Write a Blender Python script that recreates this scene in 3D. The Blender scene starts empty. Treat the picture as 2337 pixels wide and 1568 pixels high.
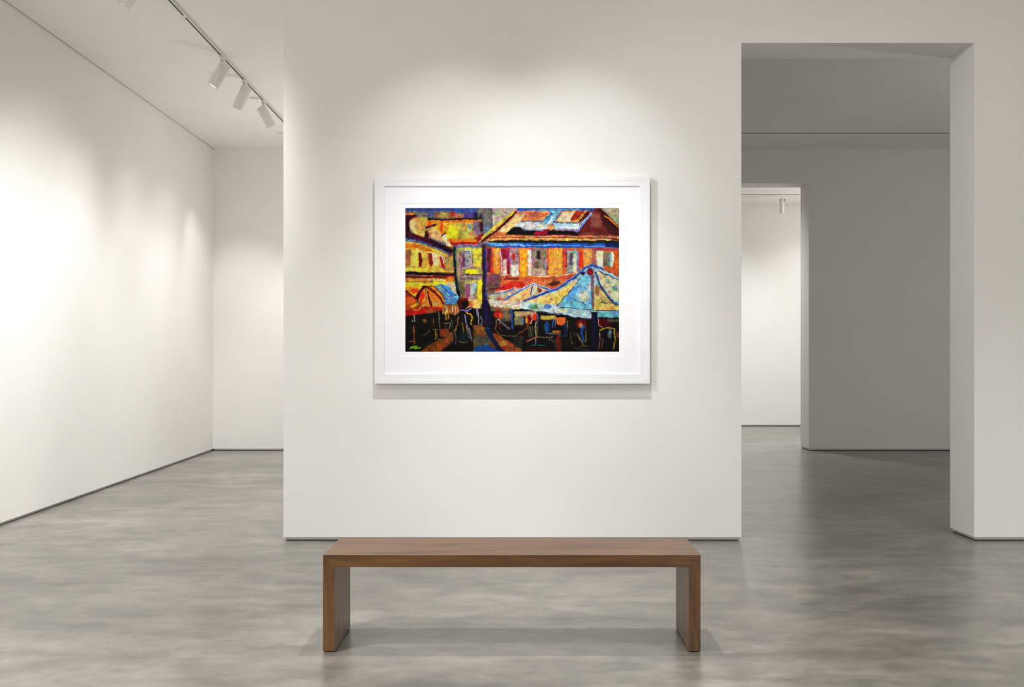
import bpy, bmesh, math
import numpy as np
from mathutils import Vector, Matrix

scene = bpy.context.scene
COL = scene.collection

# ---------------------------------------------------------------- helpers
F = 2337.0                      # focal length in pixels of the 2337 px wide frame (36 mm lens, 36 mm sensor)
EYE = 1.4                       # camera height
VX, VY = 1135.0, 798.0          # vanishing point of the room's depth axis in the frame

def X_(px, d): return (px - VX) * d / F
def Z_(py, d): return EYE + (VY - py) * d / F

def srgb(r, g, b):
    def c(v):
        v /= 255.0
        return v / 12.92 if v <= .04045 else ((v + .055) / 1.055) ** 2.4
    return (c(r), c(g), c(b), 1.0)

def link(o, parent=None):
    COL.objects.link(o)
    if parent is not None:
        o.parent = parent
    return o

def mesh_obj(name, bm, mat, parent=None, smooth=False):
    bmesh.ops.recalc_face_normals(bm, faces=bm.faces[:])
    me = bpy.data.meshes.new(name)
    bm.to_mesh(me); bm.free()
    if smooth:
        me.polygons.foreach_set('use_smooth', [True] * len(me.polygons))
    o = bpy.data.objects.new(name, me)
    me.materials.append(mat)
    return link(o, parent)

def add_box(bm, x0, x1, y0, y1, z0, z1, bev=0.0):
    vs = [bm.verts.new(p) for p in ((x0, y0, z0), (x1, y0, z0), (x1, y1, z0), (x0, y1, z0),
                                    (x0, y0, z1), (x1, y0, z1), (x1, y1, z1), (x0, y1, z1))]
    fs = [bm.faces.new([vs[i] for i in q]) for q in
          ((3, 2, 1, 0), (4, 5, 6, 7), (0, 1, 5, 4), (1, 2, 6, 5), (2, 3, 7, 6), (3, 0, 4, 7))]
    if bev > 0:
        ed = set(e for f in fs for e in f.edges)
        bmesh.ops.bevel(bm, geom=list(ed), offset=bev, segments=2, affect='EDGES', profile=.5)
    return vs

def add_prism(bm, front, back, bev=0.0):
    """solid between two outlines (lists of points) with the same number of corners"""
    a = [bm.verts.new(p) for p in front]; b = [bm.verts.new(p) for p in back]
    n = len(a)
    fs = [bm.faces.new(a), bm.faces.new(b[::-1])]
    for i in range(n):
        j = (i + 1) % n
        fs.append(bm.faces.new((a[i], b[i], b[j], a[j])))
    if bev > 0:
        ed = set(e for f in fs for e in f.edges)
        bmesh.ops.bevel(bm, geom=list(ed), offset=bev, segments=2, affect='EDGES', profile=.5)

def add_lathe(bm, prof, p, n, seg=32):
    """profile [(radius, distance along n)] turned about the axis n through p"""
    n = Vector(n).normalized()
    u = n.cross(Vector((0, 1, 0)))
    if u.length < .1: u = n.cross(Vector((1, 0, 0)))
    u.normalize(); v = n.cross(u)
    rings = []
    for r, h in prof:
        c = Vector(p) + n * h
        if r < 1e-6:
            rings.append([bm.verts.new(c)])
        else:
            rings.append([bm.verts.new(c + (u * math.cos(2 * math.pi * k / seg) + v * math.sin(2 * math.pi * k / seg)) * r)
                          for k in range(seg)])
    for A, B in zip(rings[:-1], rings[1:]):
        for k in range(seg):
            j = (k + 1) % seg
            if len(A) == 1 and len(B) == 1: continue
            if len(A) == 1: bm.faces.new((A[0], B[k], B[j]))
            elif len(B) == 1: bm.faces.new((A[k], B[0], A[j]))
            else: bm.faces.new((A[k], B[k], B[j], A[j]))

def empty(name, loc, label, cat, group=None):
    o = bpy.data.objects.new(name, None)
    o.empty_display_size = .1
    o.location = loc
    link(o)
    tag(o, label, cat, group)
    return o

def tag(o, label, cat, group=None):
    o['label'] = label; o['category'] = cat
    if group: o['group'] = group

def struct(name, bm, mat, label=None):
    o = mesh_obj(name, bm, mat)
    o['kind'] = 'structure'
    if label: o['label'] = label
    return o

# ---------------------------------------------------------------- materials
def new_mat(name):
    m = bpy.data.materials.new(name); m.use_nodes = True
    nt = m.node_tree
    return m, nt, nt.nodes['Principled BSDF']

def N(nt, typ, **kw):
    n = nt.nodes.new(typ)
    for k, v in kw.items():
        if k in n.inputs: n.inputs[k].default_value = v
        else: setattr(n, k, v)
    return n

def coords(nt, scale=(1, 1, 1), kind='Object'):
    tc = nt.nodes.new('ShaderNodeTexCoord'); mp = nt.nodes.new('ShaderNodeMapping')
    mp.inputs['Scale'].default_value = scale
    nt.links.new(tc.outputs[kind], mp.inputs['Vector'])
    return mp.outputs['Vector']

def ramp(nt, fac, stops):
    r = nt.nodes.new('ShaderNodeValToRGB')
    els = r.color_ramp.elements
    while len(els) < len(stops): els.new(.5)
    for e, (p, c) in zip(els, stops): e.position = p; e.color = c
    nt.links.new(fac, r.inputs['Fac'])
    return r.outputs['Color']

def plain(name, rgb, rough=.5, metal=0.0, spec=.5):
    m, nt, b = new_mat(name)
    b.inputs['Base Color'].default_value = srgb(*rgb)
    b.inputs['Roughness'].default_value = rough
    b.inputs['Metallic'].default_value = metal
    b.inputs['Specular IOR Level'].default_value = spec
    return m

def plaster(name, rgb, spread=3, bump=.02):
    """matt emulsion paint with a faint roller texture and barely visible unevenness"""
    m, nt, b = new_mat(name)
    v = coords(nt)
    n1 = N(nt, 'ShaderNodeTexNoise', Scale=1.7, Detail=4.0, Roughness=.6)
    nt.links.new(v, n1.inputs['Vector'])
    lo = srgb(*[c - spread for c in rgb]); hi = srgb(*[c + spread for c in rgb])
    nt.links.new(ramp(nt, n1.outputs['Fac'], [(.3, lo), (.7, hi)]), b.inputs['Base Color'])
    n2 = N(nt, 'ShaderNodeTexNoise', Scale=160.0, Detail=3.0, Roughness=.6)
    nt.links.new(v, n2.inputs['Vector'])
    bp = N(nt, 'ShaderNodeBump', Strength=bump, Distance=.01)
    nt.links.new(n2.outputs['Fac'], bp.inputs['Height'])
    nt.links.new(bp.outputs['Normal'], b.inputs['Normal'])
    b.inputs['Roughness'].default_value = .85
    b.inputs['Specular IOR Level'].default_value = .2
    return m

M_WALL = plaster('wall_paint', (230, 228, 225), 1.5)
M_CEIL = plaster('ceiling_paint', (237, 234, 230), 1.5)
M_WHITE = plaster('frame_paint', (232, 234, 237), 1, .05)
M_MAT = plaster('mat_board', (235, 237, 240), 1, .04)
M_PLINTH = plain('shadow_gap_profile', (182, 179, 174), .5)
M_DARK = plain('dark_gap', (30, 29, 27), .8)
M_LAMP = plain('lamp_white_enamel', (228, 224, 218), .45)
M_TRACK = plain('track_white_metal', (216, 213, 207), .35)
M_SLOT = plain('track_slot', (24, 23, 21), .6)
M_CHROME = plain('lamp_chrome_rim', (225, 225, 225), .12, 1.0)
M_KNOB = plain('knob_dark', (80, 78, 76), .4)
M_PAD = plain('felt_pad', (26, 20, 16), .9)

def lens_mat():
    m, nt, b = new_mat('lit_lens')
    b.inputs['Base Color'].default_value = srgb(255, 250, 240)
    b.inputs['Emission Color'].default_value = srgb(255, 250, 240)
    b.inputs['Emission Strength'].default_value = 3.0
    return m
M_LENS = lens_mat()

def wood(name, along):
    """oiled hardwood, the grain running along one axis"""
    m, nt, b = new_mat(name)
    sc = {'x': (.9, 12, 12), 'z': (12, 12, .9)}[along]
    v = coords(nt, sc)
    n1 = N(nt, 'ShaderNodeTexNoise', Scale=1.3, Detail=6.0, Roughness=.62, Distortion=.9)
    nt.links.new(v, n1.inputs['Vector'])
    c1 = ramp(nt, n1.outputs['Fac'], [(.30, srgb(70, 45, 22)), (.45, srgb(98, 67, 36)), (.58, srgb(118, 83, 48)), (.75, srgb(82, 54, 28))])
    v2 = coords(nt, {'x': (3, 90, 90), 'z': (90, 90, 3)}[along])
    n2 = N(nt, 'ShaderNodeTexNoise', Scale=1.6, Detail=4.0, Roughness=.7)
    nt.links.new(v2, n2.inputs['Vector'])
    c2 = ramp(nt, n2.outputs['Fac'], [(.3, (.66, .62, .58, 1)), (.6, (1, 1, 1, 1))])
    mx = N(nt, 'ShaderNodeMix', data_type='RGBA', blend_type='MULTIPLY')
    mx.inputs[0].default_value = .8
    nt.links.new(c1, mx.inputs[6]); nt.links.new(c2, mx.inputs[7])
    # a few darker knots of figure
    v3 = coords(nt, {'x': (1.6, 9, 9), 'z': (9, 9, 1.6)}[along])
    n3 = N(nt, 'ShaderNodeTexNoise', Scale=1.0, Detail=2.0)
    nt.links.new(v3, n3.inputs['Vector'])
    c3 = ramp(nt, n3.outputs['Fac'], [(.34, (.62, .56, .5, 1)), (.46, (1, 1, 1, 1))])
    mx2 = N(nt, 'ShaderNodeMix', data_type='RGBA', blend_type='MULTIPLY')
    mx2.inputs[0].default_value = .7
    nt.links.new(mx.outputs[2], mx2.inputs[6]); nt.links.new(c3, mx2.inputs[7])
    nt.links.new(mx2.outputs[2], b.inputs['Base Color'])
    bp = N(nt, 'ShaderNodeBump', Strength=.10, Distance=.004)
    nt.links.new(n2.outputs['Fac'], bp.inputs['Height'])
    nt.links.new(bp.outputs['Normal'], b.inputs['Normal'])
    b.inputs['Roughness'].default_value = .36
    b.inputs['Specular IOR Level'].default_value = .6
    return m
M_WOODX = wood('bench_wood_lengthwise', 'x')
M_WOODZ = wood('bench_wood_upright', 'z')

def concrete():
    """polished concrete: trowelled clouds drawn out sideways, specks and small pits"""
    m, nt, b = new_mat('polished_concrete')
    v = coords(nt, (.55, 1.0, 1))
    n1 = N(nt, 'ShaderNodeTexNoise', Scale=1.35, Detail=7.0, Roughness=.6, Distortion=.15)
    nt.links.new(v, n1.inputs['Vector'])
    c1 = ramp(nt, n1.outputs['Fac'], [(.30, srgb(96, 92, 85)), (.44, srgb(115, 111, 104)), (.56, srgb(127, 123, 116)), (.72, srgb(139, 135, 128))])
    v2 = coords(nt, (1.2, 2.3, 1))
    n2 = N(nt, 'ShaderNodeTexNoise', Scale=2.0, Detail=6.0, Roughness=.58, Distortion=.35)
    nt.links.new(v2, n2.inputs['Vector'])
    c2 = ramp(nt, n2.outputs['Fac'], [(.34, (.70, .70, .69, 1)), (.48, (.95, .95, .95, 1)), (.64, (1.16, 1.16, 1.16, 1))])
    mx = N(nt, 'ShaderNodeMix', data_type='RGBA', blend_type='MULTIPLY'); mx.inputs[0].default_value = .9
    nt.links.new(c1, mx.inputs[6]); nt.links.new(c2, mx.inputs[7])
    v4 = coords(nt, (1.0, 1.6, 1))
    n4 = N(nt, 'ShaderNodeTexNoise', Scale=5.0, Detail=7.0, Roughness=.72, Distortion=.25)
    nt.links.new(v4, n4.inputs['Vector'])
    c4 = ramp(nt, n4.outputs['Fac'], [(.34, (.55, .55, .54, 1)), (.5, (.97, .97, .97, 1)), (.64, (1.36, 1.36, 1.36, 1))])
    mx4 = N(nt, 'ShaderNodeMix', data_type='RGBA', blend_type='MULTIPLY'); mx4.inputs[0].default_value = .6
    nt.links.new(mx.outputs[2], mx4.inputs[6]); nt.links.new(c4, mx4.inputs[7])
    mx = mx4
    # specks
    v3 = coords(nt, (9, 14, 1))
    vo = N(nt, 'ShaderNodeTexNoise', Scale=1.6, Detail=3.0, Roughness=.55)
    nt.links.new(v3, vo.inputs['Vector'])
    c3 = ramp(nt, vo.outputs['Fac'], [(.25, (.5, .48, .46, 1)), (.29, (1, 1, 1, 1))])
    mx2 = N(nt, 'ShaderNodeMix', data_type='RGBA', blend_type='MULTIPLY'); mx2.inputs[0].default_value = .8
    nt.links.new(mx.outputs[2], mx2.inputs[6]); nt.links.new(c3, mx2.inputs[7])
    nt.links.new(mx2.outputs[2], b.inputs['Base Color'])
    rr = N(nt, 'ShaderNodeMapRange'); rr.inputs[3].default_value = .276; rr.inputs[4].default_value = .284
    nt.links.new(n1.outputs['Fac'], rr.inputs[0]); nt.links.new(rr.outputs[0], b.inputs['Roughness'])
    bp = N(nt, 'ShaderNodeBump', Strength=.03, Distance=.01)
    nt.links.new(n2.outputs['Fac'], bp.inputs['Height'])
    nt.links.new(bp.outputs['Normal'], b.inputs['Normal'])
    b.inputs['Specular IOR Level'].default_value = 1.0
    b.inputs['IOR'].default_value = 1.62
    return m
M_FLOOR = concrete()

# ---------------------------------------------------------------- the place
D1, D1B = 7.5, 7.9              # the partition with the picture: front and back faces
D2, D2B = 14.2, 14.59           # the far wall: front and back faces
D3 = 18.7                       # back wall of the room beyond
D0 = -4.5                       # wall behind the camera
XL = X_(486, D2)                # left wall face
XR = 6.6                        # right wall face
CL = Z_(339, D2)                # low ceiling
CH = CL                         # one ceiling height for the hall and the two rooms behind
CF = Z_(468.5, D3)              # ceiling of the room beyond
WL, WR = X_(647, D1), X_(1692, D1)      # the partition, left end and left edge of its opening
OR, OT = X_(2223.5, D1), Z_(98, D1)     # right edge and top of the opening
FR, FT = X_(1846, D2), Z_(418, D2)      # right edge and top of the far opening
FL = FR - 1.72
XW = 8.8                        # right wall of the two rooms behind
XP0, XP1 = -.25, .15            # unseen cross wall, added to keep left-room light out of the middle room
G = .0255                       # walls stop this far above the floor

bm = bmesh.new(); add_box(bm, XL - .4, XW + .4, D0 - .4, D3 + .4, -.2, 0); struct('floor', bm, M_FLOOR)

bm = bmesh.new(); add_box(bm, XL - .3, XL, D0 - .3, D2 + .3, G, CH + .1); struct('wall_left', bm, M_WALL)
bm = bmesh.new(); add_box(bm, XL, XR + .3, D0 - .3, D0, 0, CH + .1); struct('wall_back', bm, M_WALL)
bm = bmesh.new(); add_box(bm, XR, XR + .3, D0, D1, 0, CH + .1); struct('wall_right', bm, M_WALL)

# the partition with the picture, its opening on the right
def ring_wall(x0, x1, ox0, ox1, ot, y0, y1, z0, z1):
    bm = bmesh.new()
    out = [(x0, z0), (ox0, z0), (ox0, ot), (ox1, ot), (ox1, z0), (x1, z0), (x1, z1), (x0, z1)]
    # three convex blocks that share their corners, so the faces stay flush
    xs = (x0, ox0, ox1, x1); zs = (z0, ot, z1)
    grid = {}
    for iy, y in enumerate((y0, y1)):
        for ix, x in enumerate(xs):
            for iz, z in enumerate(zs):
                grid[(ix, iz, iy)] = bm.verts.new((x, y, z))
    cells = [(0, 0), (0, 1), (1, 1), (2, 1), (2, 0)]
    def q(*k): bm.faces.new([grid[i] for i in k])
    for (cx, cz) in cells:
        q((cx, cz, 0), (cx + 1, cz, 0), (cx + 1, cz + 1, 0), (cx, cz + 1, 0))
        q((cx, cz, 1), (cx, cz + 1, 1), (cx + 1, cz + 1, 1), (cx + 1, cz, 1))
        if (cx, cz - 1) not in cells: q((cx, cz, 0), (cx, cz, 1), (cx + 1, cz, 1), (cx + 1, cz, 0))
        if (cx, cz + 1) not in cells: q((cx, cz + 1, 0), (cx + 1, cz + 1, 0), (cx + 1, cz + 1, 1), (cx, cz + 1, 1))
        if (cx - 1, cz) not in cells: q((cx, cz, 0), (cx, cz + 1, 0), (cx, cz + 1, 1), (cx, cz, 1))
        if (cx + 1, cz) not in cells: q((cx + 1, cz, 0), (cx + 1, cz, 1), (cx + 1, cz + 1, 1), (cx + 1, cz + 1, 0))
    return bm
struct('wall_center', ring_wall(WL, XW, WR, OR, OT, D1, D1B, G, CH + .1), M_WALL)
struct('wall_far', ring_wall(XL, XW, FL, FR, FT, D2, D2B, G, CL + .3), M_WALL)
bm = bmesh.new(); add_box(bm, XP0, XP1, D1B, D2, 0, CL); struct('wall_light_block', bm, M_WALL)  # unseen, added to block light between the two rooms
bm = bmesh.new(); add_box(bm, XW, XW + .3, D1, D3, 0, CL + .3); struct('wall_outer', bm, M_WALL)
bm = bmesh.new(); add_box(bm, FL - 3, XW + .3, D3, D3 + .3, G, CL + .3); struct('wall_beyond', bm, M_WALL)
bm = bmesh.new(); add_box(bm, FL - 3.3, FL - 3, D2B, D3 + .3, 0, CL + .3); struct('wall_side', bm, M_WALL)

bm = bmesh.new(); add_box(bm, XL + .016, XR, D0, D1, CL, CL + .06); add_box(bm, XL + .016, WL, D1, D1B, CL, CL + .06)
add_box(bm, XL + .016, XP0, D1B, D2, CL, CL + .06)
struct('ceiling', bm, M_CEIL)
bm = bmesh.new(); add_box(bm, XP0, XW, D1B, D2, CL, CL + .06); struct('ceiling', bm, M_CEIL)
bm = bmesh.new(); add_box(bm, FL - 3, XW, D2B, D3, CF, CF + .2); struct('ceiling', bm, M_CEIL)
bm = bmesh.new(); add_box(bm, XL - .3, XW + .3, D0 - .3, D2 + .3, CL + .12, CL + .14); struct('ceiling', bm, M_DARK)
# shadow gaps in the ceilings
bm = bmesh.new(); add_box(bm, X_(636, 13.19), XP0, 13.183, 13.197, CL - .002, CL); struct('trim_1', bm, M_SLOT)
bm = bmesh.new(); add_box(bm, XP1, XW, 13.18, 13.20, CL - .003, CL); struct('trim_2', bm, M_SLOT)
bm = bmesh.new(); add_box(bm, FL - 1, XW, 17.38, 17.405, CF - .004, CF); struct('trim_3', bm, M_SLOT)

# recessed skirting profile under every wall: a pale strip over a dark joint
def skirting(name, x0, x1, y0, y1, ins=.011):
    bm = bmesh.new(); add_box(bm, x0 + ins, x1 - ins, y0 + ins, y1 - ins, .007, G)
    o = struct(name, bm, M_PLINTH)
    bm = bmesh.new(); add_box(bm, x0 + ins + .008, x1 - ins - .008, y0 + ins + .008, y1 - ins - .008, 0, .007)
    mesh_obj('shadow_joint', bm, M_DARK, o)
skirting('baseboard_center', WL, WR, D1, D1B)
skirting('baseboard_right', OR, XW, D1, D1B)
skirting('baseboard_left', XL - .3, XL, D0, D2)
skirting('baseboard_far', FR, XW + .1, D2, D2B)
skirting('baseboard_far', XL, FL, D2, D2B)
skirting('baseboard_beyond', FL - 3, XW, D3, D3 + .3)

# ---------------------------------------------------------------- the bench
YF, YK = 4.735, 5.150
bxl, bxr = X_(737, YF), X_(1599, YF)
SK = .0125                      # its ends stand a hair out of square
ZT = Z_(1267, YF); TH = .056; LT = .0545
bench = empty('bench', ((bxl + bxr) / 2, (YF + YK) / 2, 0), 'long low brown wooden bench with mitred slab legs on the concrete floor before the picture', 'bench')
bc = Vector(((bxl + bxr) / 2, (YF + YK) / 2, 0))
def bpart(name, outline, mat, bev=.0012):
    f = [Vector((x, YF, z)) - bc for x, z in outline]
    b = [Vector((x + SK, YK, z)) - bc for x, z in outline]
    bm = bmesh.new(); add_prism(bm, f, b, bev)
    return mesh_obj(name, bm, mat, bench)
bpart('seat', [(bxl, ZT), (bxr, ZT), (bxr - LT, ZT - TH), (bxl + LT, ZT - TH)], M_WOODX)
bpart('leg', [(bxl, ZT), (bxl + LT, ZT - TH), (bxl + LT, .005), (bxl, .005)], M_WOODZ)
bpart('leg', [(bxr, ZT), (bxr, .005), (bxr - LT, .005), (bxr - LT, ZT - TH)], M_WOODZ)
for xa in (bxl, bxr - LT):
    bm = bmesh.new()
    add_prism(bm, [Vector((xa + .008, YF + .01, 0)) - bc, Vector((xa + LT - .008, YF + .01, 0)) - bc, Vector((xa + LT - .008, YF + .01, .005)) - bc, Vector((xa + .008, YF + .01, .005)) - bc],
                  [Vector((xa + .008 + SK, YK - .01, 0)) - bc, Vector((xa + LT - .008 + SK, YK - .01, 0)) - bc, Vector((xa + LT - .008 + SK, YK - .01, .005)) - bc, Vector((xa + .008 + SK, YK - .01, .005)) - bc])
    mesh_obj('foot_pad', bm, M_PAD, bench)

# ---------------------------------------------------------------- the framed picture
DF = D1 - .066                  # front of the frame
fx0, fx1, fz0, fz1 = X_(855, DF), X_(1483, DF), Z_(876, DF), Z_(402.5, DF)
pc = Vector(((fx0 + fx1) / 2, D1, (fz0 + fz1) / 2))
pic = empty('framed_picture', pc, 'white framed colourful street cafe picture hanging on the wall above the bench', 'picture')
def frame_ring(name, mat, prof, x0, x1, z0, z1):
    """moulding with mitred corners: prof = [(inset from the outer edge, y)]"""
    bm = bmesh.new()
    loops = []
    for ins, y in prof:
        loops.append([bm.verts.new(Vector(p) - pc) for p in
                      ((x0 + ins, y, z0 + ins), (x1 - ins, y, z0 + ins), (x1 - ins, y, z1 - ins), (x0 + ins, y, z1 - ins))])
    n = len(loops)
    for a in range(n):
        A, B = loops[a], loops[(a + 1) % n]
        for k in range(4):
            j = (k + 1) % 4
            bm.faces.new((A[k], A[j], B[j], B[k]))
    return mesh_obj(name, bm, mat, pic)
W1 = 9.5 * DF / F; W2 = 22.0 * DF / F
DM = DF + .0125                 # face of the mat
frame_ring('frame', M_WHITE, [(0, D1 - .001), (0, DF + .0015), (.0015, DF), (W1, DF), (W1 + .001, DF + .0012), (W2 - .001, DF + .0012), (W2, DF + .003), (W2, DM + .004), (W2 - .015, DM + .006), (W2 - .015, D1 - .001)], fx0, fx1, fz0, fz1)
DP = DM + .0022                 # the sheet of paper
px0, px1, pz0, pz1 = X_(925, DP), X_(1413, DP), Z_(803, DP), Z_(475, DP)
gx = 10 * DM / F
mx0, mx1, mz0, mz1 = fx0 + W2, fx1 - W2, fz0 + W2, fz1 - W2
def mat_board(name, mat, o, i, y, th):
    # board with a bevelled window: o, i = (x0, x1, z0, z1) of the outer edge and of the window
    bm = bmesh.new()
    def lp(b, yy, g=0): return [bm.verts.new(Vector(p) - pc) for p in ((b[0] - g, yy, b[2] - g), (b[1] + g, yy, b[2] - g), (b[1] + g, yy, b[3] + g), (b[0] - g, yy, b[3] + g))]
    L = [lp(o, y), lp(i, y, th), lp(i, y + th), lp(o, y + th)]
    for a in range(4):
        A, B = L[a], L[(a + 1) % 4]
        for k in range(4):
            j = (k + 1) % 4
            bm.faces.new((A[k], A[j], B[j], B[k]))
    return mesh_obj(name, bm, mat, pic)
mat_board('mat', M_MAT, (mx0, mx1, mz0, mz1), (px0 - gx, px1 + gx, pz0 - gx, pz1 + gx), DM, .0014)
mat_board('inner_mat', M_MAT, (mx0, mx1, mz0, mz1), (px0, px1, pz0, pz1), DM + .0014, .0006)
bm = bmesh.new(); add_box(bm, mx0 - pc.x, mx1 - pc.x, DP + .0004 - pc.y, D1 - .001 - pc.y, mz0 - pc.z, mz1 - pc.z)
mesh_obj('backing_board', bm, M_MAT, pic)
# ---------------------------------------------------------------- the print
# The picture in the frame is painted here stroke by stroke (coordinates run
# 0..2333 across and 0..1568 down the sheet) and becomes the vertex colours of
# the sheet of paper.
PW, PH = 860, 578
def paint_print():
    K = PW / 2333.0
    img = np.zeros((PH, PW, 3), np.float32)
    img[:] = np.array((120, 90, 60)) / 255.0
    YY, XX = np.mgrid[0:PH, 0:PW].astype(np.float32)
    YY = (YY + .5) / K; XX = (XX + .5) / K
    rng = np.random.RandomState(11)
    fy = np.fft.fftfreq(PH)[:, None]; fx = np.fft.rfftfreq(PW)[None, :]
    F2 = fy * fy + fx * fx
    def blur(a, s):
        return np.fft.irfft2(np.fft.rfft2(a) * np.exp(-2 * np.pi ** 2 * s * s * F2), s=a.shape)
    def small_blur(a, r):
        # separable triangle blur, radius r in grid cells
        n = max(1, int(round(r)))
        k = np.concatenate([np.arange(1, n + 1), np.arange(n - 1, 0, -1)]).astype(np.float32); k /= k.sum()
        p = len(k) // 2
        b = np.pad(a, ((p, p), (0, 0)), mode='edge')
        a = sum(k[i] * b[i:i + a.shape[0]] for i in range(len(k)))
        b = np.pad(a, ((0, 0), (p, p)), mode='edge')
        return sum(k[i] * b[:, i:i + a.shape[1]] for i in range(len(k)))
    def box(xs, ys, m):
        x0 = max(0, int((min(xs) - m) * K)); x1 = min(PW, int((max(xs) + m) * K) + 2)
        y0 = max(0, int((min(ys) - m) * K)); y1 = min(PH, int((max(ys) + m) * K) + 2)
        return x0, x1, y0, y1
    def put(b, a, col):
        x0, x1, y0, y1 = b
        c = np.array(col, np.float32) / 255.0
        t = img[y0:y1, x0:x1]
        t += a[..., None] * (c - t)
    def P(col, pts, soft=12, al=1.0):
        xs = [p[0] for p in pts]; ys = [p[1] for p in pts]
        b = box(xs, ys, soft * 2 + 6)
        x0, x1, y0, y1 = b
        if x1 <= x0 or y1 <= y0: return
        X = XX[y0:y1, x0:x1]; Y = YY[y0:y1, x0:x1]
        ins = np.zeros(X.shape, bool)
        n = len(pts)
        for i in range(n):
            ax, ay = pts[i]; bx, by = pts[(i + 1) % n]
            if ay == by: continue
            c = ((ay > Y) != (by > Y)) & (X < (bx - ax) * (Y - ay) / (by - ay) + ax)
            ins ^= c
        put(b, small_blur(ins.astype(np.float32), max(1, soft * K)) * al, col)
    def R(col, x0, y0, x1, y1, soft=12, al=1.0):
        P(col, [(x0, y0), (x1, y0), (x1, y1), (x0, y1)], soft, al)
    def E(col, cx, cy, rx, ry, soft=12, al=1.0):
        P(col, [(cx + rx * math.cos(t * .3927), cy + ry * math.sin(t * .3927)) for t in range(16)], soft, al)
    def S(col, w, pts, al=1.0, soft=5):
        xs = [p[0] for p in pts]; ys = [p[1] for p in pts]
        b = box(xs, ys, w + 8)
        x0, x1, y0, y1 = b
        if x1 <= x0 or y1 <= y0: return
        X = XX[y0:y1, x0:x1]; Y = YY[y0:y1, x0:x1]
        d = np.full(X.shape, 1e9, np.float32)
        for i in range(len(pts) - 1):
            ax, ay = pts[i]; bx, by = pts[i + 1]
            L = (bx - ax) ** 2 + (by - ay) ** 2 + 1e-6
            t = np.clip(((X - ax) * (bx - ax) + (Y - ay) * (by - ay)) / L, 0, 1)
            d = np.minimum(d, np.hypot(X - ax - t * (bx - ax), Y - ay - t * (by - ay)))
        put(b, np.clip((w / 2 - d) / soft + .5, 0, 1) * al, col)
    # sky and far roofs, top left
    R((104, 108, 112), 0, 0, 1180, 400, 6)
    R((46, 74, 150), 0, 0, 900, 26, 16)
    R((60, 66, 120), 130, 20, 330, 70, 20, .7)
    R((150, 140, 105), 90, 50, 230, 130, 26, .8)
    R((150, 104, 66), 320, 62, 640, 128, 18); E((178, 150, 70), 420, 80, 50, 28, 16); E((150, 50, 48), 520, 60, 34, 26, 14)
    R((46, 82, 150), 560, 6, 760, 50, 18); R((76, 70, 130), 640, 40, 790, 110, 22); E((34, 34, 88), 772, 78, 26, 34, 14)
    R((112, 108, 108), 800, 0, 960, 330, 16); R((70, 66, 78), 812, 60, 850, 260, 14); R((104, 108, 140), 840, 190, 950, 300, 20)
    P((176, 164, 146), [(962, 0), (1240, 0), (1100, 110), (962, 240)], 14)
    S((205, 196, 186), 10, [(962, 0), (966, 180)])
    S((110, 88, 96), 8, [(318, 20), (322, 120)])
    # upper yellow wall
    P((206, 170, 58), [(225, 135), (835, 128), (835, 300), (760, 385), (480, 392), (400, 290), (230, 240)], 10)
    S((52, 34, 20), 22, [(250, 124), (560, 122), (830, 112)])
    S((86, 64, 96), 12, [(300, 112), (480, 118)])
    S((236, 124, 24), 26, [(240, 152), (500, 146), (760, 140)]); S((236, 170, 60), 9, [(300, 168), (740, 160)])
    R((232, 92, 16), 222, 146, 300, 214, 14); R((236, 160, 20), 330, 175, 470, 290, 18)
    R((248, 230, 28), 455, 200, 570, 352, 22); R((196, 182, 72), 570, 175, 740, 330, 26)
    R((126, 100, 118), 735, 140, 835, 300, 22); R((70, 28, 40), 815, 150, 850, 260, 12); R((180, 130, 90), 700, 255, 770, 300, 16)
    E((110, 178, 176), 706, 205, 16, 34, 8); R((232, 128, 26), 470, 334, 780, 372, 16); R((176, 34, 26), 480, 372, 800, 398, 8)
    E((226, 80, 14), 392, 210, 18, 60, 12); P((140, 40, 46), [(760, 330), (860, 260), (850, 350), (800, 395)], 12)
    # dormers
    P((214, 172, 92), [(56, 140), (130, 100), (235, 110), (235, 270), (250, 340), (130, 300), (52, 230)], 14)
    P((228, 190, 128), [(60, 150), (110, 130), (110, 290), (60, 230)], 14); R((202, 160, 56), 150, 110, 230, 250, 22, .7)
    R((54, 12, 22), 0, 90, 48, 262, 14); P((72, 18, 26), [(0, 84), (110, 66), (130, 90), (60, 130), (0, 150)], 10)
    S((224, 122, 50), 18, [(0, 66), (90, 60)]); S((190, 66, 40), 14, [(64, 128), (120, 98)])
    P((222, 172, 112), [(236, 236), (330, 214), (400, 290), (440, 380), (290, 330)], 12)
    S((74, 30, 50), 30, [(236, 214), (290, 196), (330, 186)], 1, 8); S((150, 96, 110), 8, [(240, 222), (310, 200)])
    S((214, 78, 50), 16, [(246, 250), (262, 330)]); E((60, 24, 24), 232, 300, 20, 50, 12)
    P((238, 218, 158), [(386, 312), (446, 284), (474, 370), (540, 440), (450, 410)], 8); S((110, 76, 92), 18, [(392, 308), (436, 280)])
    # sloping eaves of the left building
    P((56, 14, 28), [(0, 244), (120, 290), (260, 330), (440, 412), (540, 470), (500, 500), (380, 450), (180, 370), (0, 318)], 8)
    S((96, 22, 30), 14, [(0, 262), (120, 300), (260, 350)]); S((106, 30, 82), 12, [(40, 300), (160, 345), (300, 400)])
    S((24, 16, 30), 16, [(380, 415), (490, 470)]); S((70, 52, 110), 16, [(0, 322), (180, 366), (390, 452), (500, 506)])
    S((112, 130, 140), 10, [(0, 342), (150, 366), (300, 424), (450, 490)]); S((170, 60, 40), 18, [(500, 420), (540, 450)])
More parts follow.
